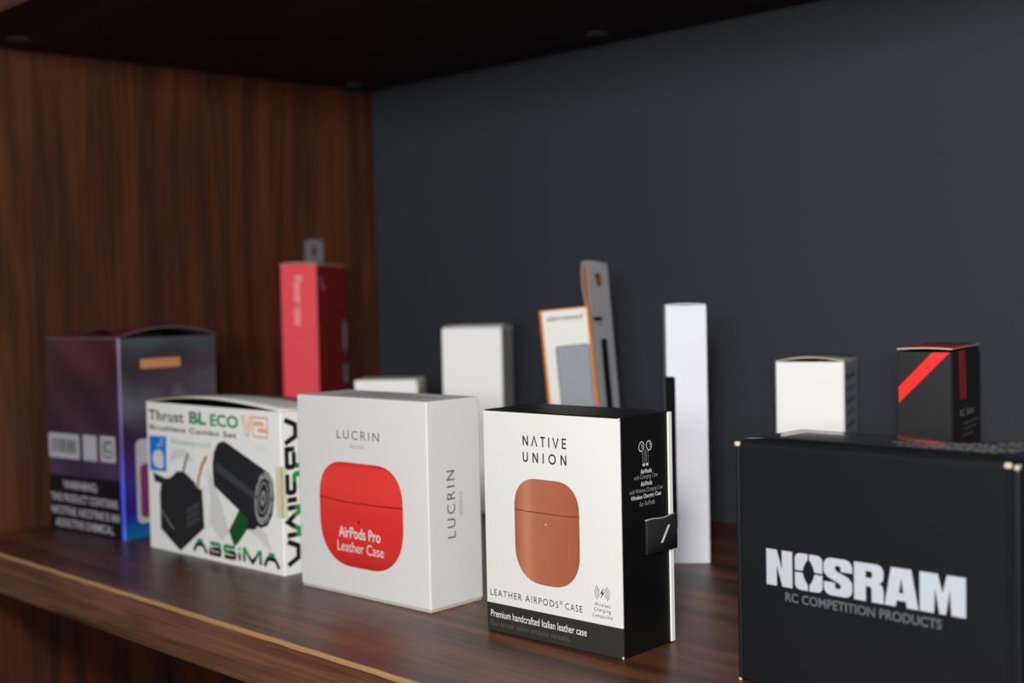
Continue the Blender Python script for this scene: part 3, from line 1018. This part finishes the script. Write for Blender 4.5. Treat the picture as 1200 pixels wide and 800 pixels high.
# S
q_ = lambda cx_, cy_, r_, ry_, a0, a1: [(cx_ + r_ * math.cos(R(t)), cy_ + ry_ * math.sin(R(t))) for t in range(a0, a1 + (1 if a1 > a0 else -1), 15 if a1 > a0 else -15)]
S_ = [(1.0, .66), (.60, .66), (.60, .76)] + q_(.5, .76, .10, .05, 0, 180) + [(.40, .72), (.46, .655), (.86, .53)] + q_(.76, .36, .24, .14, 45, 0) + \
     q_(.74, .21, .26, .21, 0, -90) + q_(.26, .21, .26, .21, -90, -180) + [(0, .35), (.40, .35), (.40, .24)] + q_(.5, .24, .10, .05, 180, 360) + \
     [(.60, .29), (.54, .345), (.14, .48)] + q_(.24, .64, .24, .14, 225, 180) + q_(.26, .79, .26, .21, 180, 90) + q_(.74, .79, .26, .21, 90, 0)
blk([S_], 42.4, V0, 12.8, SY)
# R: stem, then bowl and leg round the counter
blk([[(0, 0), (.40, 0), (.40, 1), (0, 1)],
     [(.40, .80), (.57, .80), (.62, .76), (.62, .66), (.57, .62), (.40, .62), (.40, .40), (.55, .40), (.60, .34), (.60, 0), (1, 0), (1, .34), (.96, .45), (.86, .51),
      (.97, .58), (1, .68), (1, .82), (.97, .91), (.90, .97), (.80, 1), (.40, 1)]], 56.0, V0, 12.7, SY)
# A in two halves round its counter
LA = [(0, 0), (.33, 0), (.36, .16), (.5, .16), (.5, .36), (.43, .36), (.5, .74), (.5, 1), (.2, 1)]
blk([LA, [(1 - a_, b_) for a_, b_ in LA][::-1]], 69.1, V0, 14.0, SY)
# M
blk([[(0, 0), (.31, 0), (.34, .64), (.43, 0), (.57, 0), (.66, .64), (.69, 0), (1, 0), (1, 1), (.60, 1), (.5, .52), (.40, 1), (0, 1)]], 83.7, V0, 18.2, SY)
c.part(mb, 'wordmark', flap, 'silver block lettering')
mb = MB()
text(mb, F, 'RC COMPETITION PRODUCTS', 24.3, 92.4, 37.8, 41.7, 'slate_ink', bold=0.02, n=1.0)
c.part(mb, 'tagline', flap, 'slate grey lettering')
# dense small print on the top
mb = MB()
rows_ = [(66, 108, 14), (78, 112, 18), (60, 112, 22), (84, 116, 26), (62, 100, 30), (88, 116, 34), (96, 118, 39), (98, 117, 44)]
for a, b, v in rows_:
    u = a
    while u < b:
        l = random.uniform(1.6, 5.5)
        e = min(u + l, b)
        poly(mb, TT, [(u, v), (e, v), (e, v + 1.9), (u, v + 1.9)], 'ink_pale', 1.15)
        u += l + 0.9
c.part(mb, 'small_bars', label='rows of grey small print on the top')

# ================================================================== the tall red box
c = Carton('accessory_box', 'tall bright red box against the walnut side panel below the metal bracket', 0.0435, -0.1372, 33.7, 0.0311, 0.0731, 0.1941)
F, Rt = c.F, c.Rt
mb = shell(c, 'red_card', top=True, bev=0.0006)
c.part(mb, 'carton')
mb = MB()
mb.box((c.w - 0.0002, 0.0006, 0.0006), (c.w + 0.0002, c.d - 0.0006, c.h - 0.001), 'red_shaded', 0.0001)
sd = c.part(mb, 'side_face', label='right side, its red darkened in the colour for shade')
mb = MB()
rows = [[(c.w * i / 8, y, c.h + 0.0001 + 0.0012 * math.sin(math.pi * i / 8) * (1 if y < 0.01 else 0.4)) for y in (-0.0004, 0.015, 0.04, c.d - 0.001)] for i in range(9)]
mb.extruded_sheet(rows, (0, 0, 0.0008), 'red_card', 'kraft')
c.part(mb, 'lid_flap', label='lid flap with a cream cut edge')
mb = MB()
text(mb, F, 'Power case', 11.4, 18.8, 144.5, 185.0, 'pink_ink', rot=-90, n=0.25, bold=0.012)
c.part(mb, 'front_lettering')
for sp_ in (ellipse(67.5, 133, 6.0, 14.5, 0, 24), rrect(62, 72.5, 92, 108, 2), [(6, 184), (9, 184), (20, 175), (14, 172)]):
    mb = MB()
    poly(mb, Rt, sp_, 'lilac_grey', 0.35)
    c.part(mb, 'side_picture', sd)

# ================================================================== the low white box
c = Carton('small_box', 'low white box peeking over the white box with the red case', 0.1557, -0.1501, 38.03, 0.0482, 0.0347, 0.1034)
c.part(shell(c, 'white', top=True, bev=0.0009), 'carton')
mb = MB()
rows = [[(c.w + 0.0001, c.d * i / 10, z) for z in (0.001, 0.05, c.h - 0.008, c.h - 0.003 + 0.0022 * math.sin(math.pi * i / 10))] for i in range(11)]
mb.extruded_sheet(rows, (0.0007, 0, 0), 'grey_card', 'kraft')
c.part(mb, 'end_flap', label='grey rounded end flap')

# ================================================================== the plain white upright box
c = Carton('small_box', 'plain upright white box standing left of the orange-edged box', 0.2012, -0.1008, 35.07, 0.0464, 0.0478, 0.1413)
c.part(shell(c, 'white', top=True, bev=0.0011), 'carton')
mb = MB()
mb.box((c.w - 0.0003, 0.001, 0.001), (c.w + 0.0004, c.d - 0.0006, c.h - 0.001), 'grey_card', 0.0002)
c.part(mb, 'side_face', label='grey side')
mb = MB()
mb.extruded_sheet([[(0.0006 + (c.w - 0.0006) * i / 4, c.d * t, c.h + 0.0001 + 0.0030 * t) for t in (0.02, 0.5, 1.0)] for i in range(5)], (0, 0, 0.0005), 'grey_card', 'kraft')
c.part(mb, 'lid_flap', label='grey top')

# ================================================================== the orange-edged wallet box
c = Carton('wallet_box', 'tilted white box with orange edges and a grey window in its front', 0.33057, -0.11, 38, 0.0347, 0.012, 0.1551, pitch=(0, -R(4.6)))
F, Rt = c.F, c.Rt
mb = MB()
mb.box((0, 0, 0), (c.w, c.d, c.h), 'orange_edge', 0.0007)
c.part(mb, 'carton', label='orange card body')
mb = MB()
win = rrect(9.6, 31.9, 62.0, 129.0, 1.6, 5)
poly(mb, F, rrect(2.0, 32.6, 1.5, c.h * 1000 - 1.0, 1.0, 4), 'white_print', 0.12)
c.part(mb, 'front_panel', label='white printed front')
mb = MB()
poly(mb, F, win, 'window_grey', 0.2)
wd = c.part(mb, 'product_window', label='grey product window')
mb = MB()
polys(mb, F, stroke(rrect(9.4, 32.1, 61.8, 129.2, 1.7, 5), 0.6, True), 'slot_dark', 0.25)
c.part(mb, 'window_rim', wd)
mb = MB()
text(mb, F, 'alternwood', 5.2, 29.6, 147.0, 150.8, 'ink', n=0.2, bold=0.008)
c.part(mb, 'front_lettering')
mb = MB()
text(mb, F, 'leather goods', 18.0, 29.4, 145.2, 146.3, 'orange_pale', n=0.2)
c.part(mb, 'small_lettering')

# ================================================================== the felt strap
hs, ws = 0.1883, 0.0179
rs = R(82)
from mathutils import Euler
st = thing('felt_strap', 'grey felt strap with a punched hole and folded loop top, leaning behind the orange-edged box', 'strap', (0.3604, -0.092, 0), (-R(6), 0, rs))
st_t = 0.0023
mb = MB()


def felt_layer(y, holes, z0, z1):
    """front/back skins of one layer between z0 and z1 with rectangular/round openings built from strips"""
    pass


# front layer as a grid with a slot (x 5.2..11.5, z 62..135) and a teardrop hole near the top
bm = bmesh.new()
outline = [(0, 0), (ws * 1000, 0), (ws * 1000, 187.5), (0, 187.5)]
slot = rrect(6.2, 12.6, 58, 135.2, 1.5, 4)
hole = [(8.8 + 2.9 * math.cos(a), 178.0 + 2.9 * math.sin(a)) for a in [2 * math.pi * i / 18 for i in range(18)]]
hole = [(x + (0.5 if z < 177 else 0), z - (4.0 if z < 176.2 else 0)) for x, z in hole]
loops = []
for lp in (outline, slot, hole):
    vs = [bm.verts.new((x * mm, 0, z * mm)) for x, z in lp]
    loops.append([bm.edges.new((vs[i], vs[(i + 1) % len(vs)])) for i in range(len(vs))])
bmesh.ops.triangle_fill(bm, use_beauty=True, use_dissolve=False, edges=[e for l in loops for e in l])
bm.verts.index_update()
fv = [v.co.copy() for v in bm.verts]; ff = [[v.index for v in f.verts] for f in bm.faces]
bm.free()
mb.add(fv, ff, 'felt')
mb.add([v + Vector((0, st_t, 0)) for v in fv], ff, 'felt_inner')
for lp, mt in ((outline, 'felt_edge'), (slot, 'felt'), (hole, 'felt_inner')):
    n = len(lp)
    mb.add([(x * mm, 0, z * mm) for x, z in lp] + [(x * mm, st_t, z * mm) for x, z in lp], [[i, (i + 1) % n, n + (i + 1) % n, n + i] for i in range(n)], mt)
band = mb.build('front_band', st)
# fold over the top and back layer bulging away
mb = MB()
prof = []
for i in range(9):
    a = R(180 - 180 * i / 8)
    prof.append((0.0034 + 0.0034 * math.cos(a), 0.1875 + 0.0022 * math.sin(a)))
for i in range(1, 15):
    t = i / 14
    prof.append((0.0068 + 0.0026 * math.sin(math.pi * min(1, t * 1.2)) * (1 - t) - 0.0026 * t ** 1.6, 0.1875 - 0.047 * t))
prof += [(0.0042, 0.10), (0.0042, 0.004)]
rows_o = [[(x, y, z) for x in (0, ws)] for y, z in prof]
rows_i = []
for k, (y, z) in enumerate(prof):
    a = prof[max(0, k - 1)]; b = prof[min(len(prof) - 1, k + 1)]
    t = Vector((b[0] - a[0], b[1] - a[1])).normalized()
    nrm = Vector((-t[1], t[0]))
    if k < 9:
        pass
    q = Vector((y, z)) - nrm * st_t * -1 if False else Vector((y, z)) + Vector((t[1], -t[0])) * st_t
    rows_i.append([(x, q[0], q[1]) for x in (0, ws)])
mb.sheet(rows_o, 'felt'); mb.sheet(rows_i, 'felt_inner')
for x in (0, ws):
    a = [(x, y, z) for y, z in prof]
    b = [r[0 if x == 0 else 1] for r in rows_i]
    mb.sheet([a, b], 'felt_edge', smooth=False)
mb.build('loop_band', st)
mb = MB()
Fs = lambda u, v, n=0.2: Vector((u * mm, -n * mm, v * mm))
poly(mb, Fs, rrect(1.0, 9.2, 147.4, 150.4, 0.8, 3), 'slot_dark', 0.15)
poly(mb, Fs, rrect(4.2, 9.0, 144.6, 145.8, 0.4, 3), 'ink_dim', 0.15)
mb.build('printed_mark', st)
mb = MB()
mb.box((0.0063, 0.0007, 0.0585), (0.0125, 0.0019, 0.1349), 'slot_dark')
mb.build('slot_window', st)['label'] = 'dark window behind the slot'

# ================================================================== the tall white box with dark cut-out
c = Carton('slim_box', 'tall slim white box with a dark cut-out in its left edge', 0.4445, -0.1354, 41.0, 0.0244, 0.030, 0.1573)
F = c.F
mb = MB()
mb.box((0, 0, 0), (c.w, c.d, c.h), 'page', 0.0006)
c.part(mb, 'carton')
mb = MB()
pts = [(-0.05, 21.0), (3.2, 21.0)] + [(5.2 - 1.6 * (1 - math.sin(R(a))), 22.6 - 1.6 * math.cos(R(a))) for a in range(0, 91, 15)] + \
      [(5.2 - 1.6 * (1 - math.cos(R(a))), 112.8 + 1.6 * math.sin(R(a))) for a in range(0, 91, 15)] + [(-0.05, 114.4)]
mb.add([(u * mm, -0.00015, v * mm) for u, v in pts], [list(range(len(pts)))], 'slot_dark')
mb.box((-0.0002, -0.00014, 0.021), (0.0002, 0.016, 0.1144), 'slot_dark')
c.part(mb, 'cut_out', label='dark rounded cut-out wrapping the left edge')
mb = MB()
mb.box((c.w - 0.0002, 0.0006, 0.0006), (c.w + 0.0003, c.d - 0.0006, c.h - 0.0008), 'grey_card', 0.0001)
c.part(mb, 'side_face', label='grey side')
mb = MB()
rows = [[(c.w * i / 8, y, c.h + 0.0001 + 0.0006 * math.sin(math.pi * i / 8)) for y in (0.0002, 0.015, c.d - 0.001)] for i in range(9)]
mb.extruded_sheet(rows, (0, 0, 0.0005), 'page')
c.part(mb, 'lid_flap')

# ================================================================== the small white box at the back right
c = Carton('small_box', 'small white box with a bowed lid, behind the large black mailer box', 0.4863, -0.0811, 22.53, 0.0409, 0.0577, 0.1213)
Rt = c.Rt
c.part(shell(c, 'white', bev=0.0008), 'carton')
mb = MB()
rows = []
for i in range(17):
    t = i / 16
    rows.append([(c.w * t, y, c.h + (0.0026 * math.sin(math.pi * t)) * (1 if y < 0.012 else 0.5)) for y in (-0.0002, 0.012, 0.03, c.d - 0.0005)])
mb.extruded_sheet(rows, (0, 0, 0.0006), 'grey_card', 'kraft')
c.part(mb, 'lid_flap', label='bowed lid flap')
mb = MB()
mb.box((c.w - 0.0002, 0.0008, 0.0006), (c.w + 0.0004, c.d - 0.0006, c.h - 0.0006), 'clear_side', 0.0001)
sd = c.part(mb, 'side_face', label='smoky grey printed side')
mb = MB()
for k in range(12):
    v = 110 - k * 7.5
    for a, b in ((6, 14), (18, 28), (33, 44)):
        poly(mb, Rt, [(a, v), (b - (k * 3) % 5, v), (b - (k * 3) % 5, v + 3.0), (a, v + 3.0)], 'label_dark', 0.5)
c.part(mb, 'small_bars', sd)

# ================================================================== the black box with the red diagonal
c = Carton('accessory_box', 'small black box with a bright red diagonal stripe and red lid, at the back right', 0.5746, -0.0935, 12.94, 0.0290, 0.0673, 0.1297)
F, Rt = c.F, c.Rt
c.part(shell(c, 'dark_card', bev=0.0005), 'carton')
mb = MB()
mb.box((c.w - 0.0002, 0.0004, 0.0004), (c.w + 0.0003, c.d - 0.0004, c.h - 0.0004), 'black', 0.0001)
sd = c.part(mb, 'side_face', label='black printed side')
mb = MB()
rows = []
for i in range(9):
    t = i / 8
    rows.append([(-0.0004 + (c.w + 0.0008) * t, y, c.h + 0.0012 + 0.0006 * math.sin(math.pi * t) * (1 if y < 0.02 else 0.3)) for y in (-0.0006, 0.02, 0.045, c.d)])
mb.extruded_sheet(rows, (0, 0, 0.0007), 'red_bar', 'kraft')
c.part(mb, 'lid_flap', label='red lid with cream cut edge')
mb = MB()
hz = c.h * 1000 - 0.3
poly(mb, F, [(0.25, 101.2), (28.0, hz), (18.6, hz), (0.25, 110.2)], 'red_stripe', 0.12)
c.part(mb, 'diagonal_stripe', label='bright red diagonal stripe')
mb = MB()
poly(mb, Rt, [(14.2, hz), (30.0, hz), (33.0, 102.0), (17.0, 102.3)], 'red_bar', 0.4)
rb = c.part(mb, 'red_bar', sd, 'red bar on the black side')
mb = MB()
text(mb, Rt, 'RC Gear', 16.8, 52.0, 92.4, 96.4, 'ink_pale', bold=0.02, n=0.4)
text(mb, Rt, 'XX', 20.5, 27.5, 106.5, 118.0, 'ink_dim', n=0.5)
for v, a, b in ((87.2, 24, 64), (84.0, 28, 58), (80.6, 22, 50)):
    u = a
    while u < b:
        l = random.uniform(2, 7)
        poly(mb, Rt, [(u, v), (min(b, u + l), v), (min(b, u + l), v + 1.7), (u, v + 1.7)], 'ink_dim', 0.4)
        u += l + 1.0
c.part(mb, 'side_lettering', sd)

# ================================================================== light
def area(name, loc, target, size, power, color=(1, 1, 1), size_y=None):
    l = bpy.data.lights.new(name, 'AREA')
    l.energy = power
    l.color = color
    l.size = size
    if size_y:
        l.shape = 'RECTANGLE'; l.size_y = size_y
    o = bpy.data.objects.new(name, l)
    C.objects.link(o)
    o.location = loc
    o.rotation_euler = (Vector(target) - Vector(loc)).to_track_quat('-Z', 'Y').to_euler()
    return o


area('camera_flash', (0.92, -0.78, 0.36), (0.3, -0.15, 0.12), 0.10, 4.6, (1.0, 0.97, 0.94))
area('room_daylight', (1.9, -2.4, 0.42), (0.35, -0.1, 0.12), 0.9, 22, (0.94, 0.97, 1.0), 0.3)

wd_ = bpy.data.worlds.new('World')
bpy.context.scene.world = wd_
wd_.use_nodes = True
wd_.node_tree.nodes['Background'].inputs['Color'].default_value = (0.7, 0.78, 0.9, 1)
wd_.node_tree.nodes['Background'].inputs['Strength'].default_value = 0.05

# ================================================================== camera
cx, cy, cz, yaw, pit, rol, f = 0.9217, -0.7411, 0.1669, 45.179, 2.1791, -1.262, 1.4808
a, b, r = R(yaw), R(pit), R(rol)
fwd = Vector((-math.sin(a) * math.cos(b), math.cos(a) * math.cos(b), -math.sin(b)))
right = Vector((math.cos(a), math.sin(a), 0))
upv = right.cross(fwd)
Rv = right * math.cos(r) + upv * math.sin(r)
Uv = -right * math.sin(r) + upv * math.cos(r)
cam = bpy.data.cameras.new('Camera')
cam.sensor_width = 36
cam.lens = 36 * f * 1000 / 1200
cam.clip_start = 0.01
cam.dof.use_dof = True
cam.dof.focus_distance = 0.60
cam.dof.aperture_fstop = 6.4
co = bpy.data.objects.new('Camera', cam)
C.objects.link(co)
mw = Matrix((Rv, Uv, -fwd)).transposed().to_4x4()
mw.translation = Vector((cx, cy, cz))
co.matrix_world = mw
sc = bpy.context.scene
sc.camera = co
vs = sc.view_settings
vs.view_transform = 'Standard'
vs.look = 'None'
vs.exposure = 0.13
vs.gamma = 1.0
vs.use_curve_mapping = False
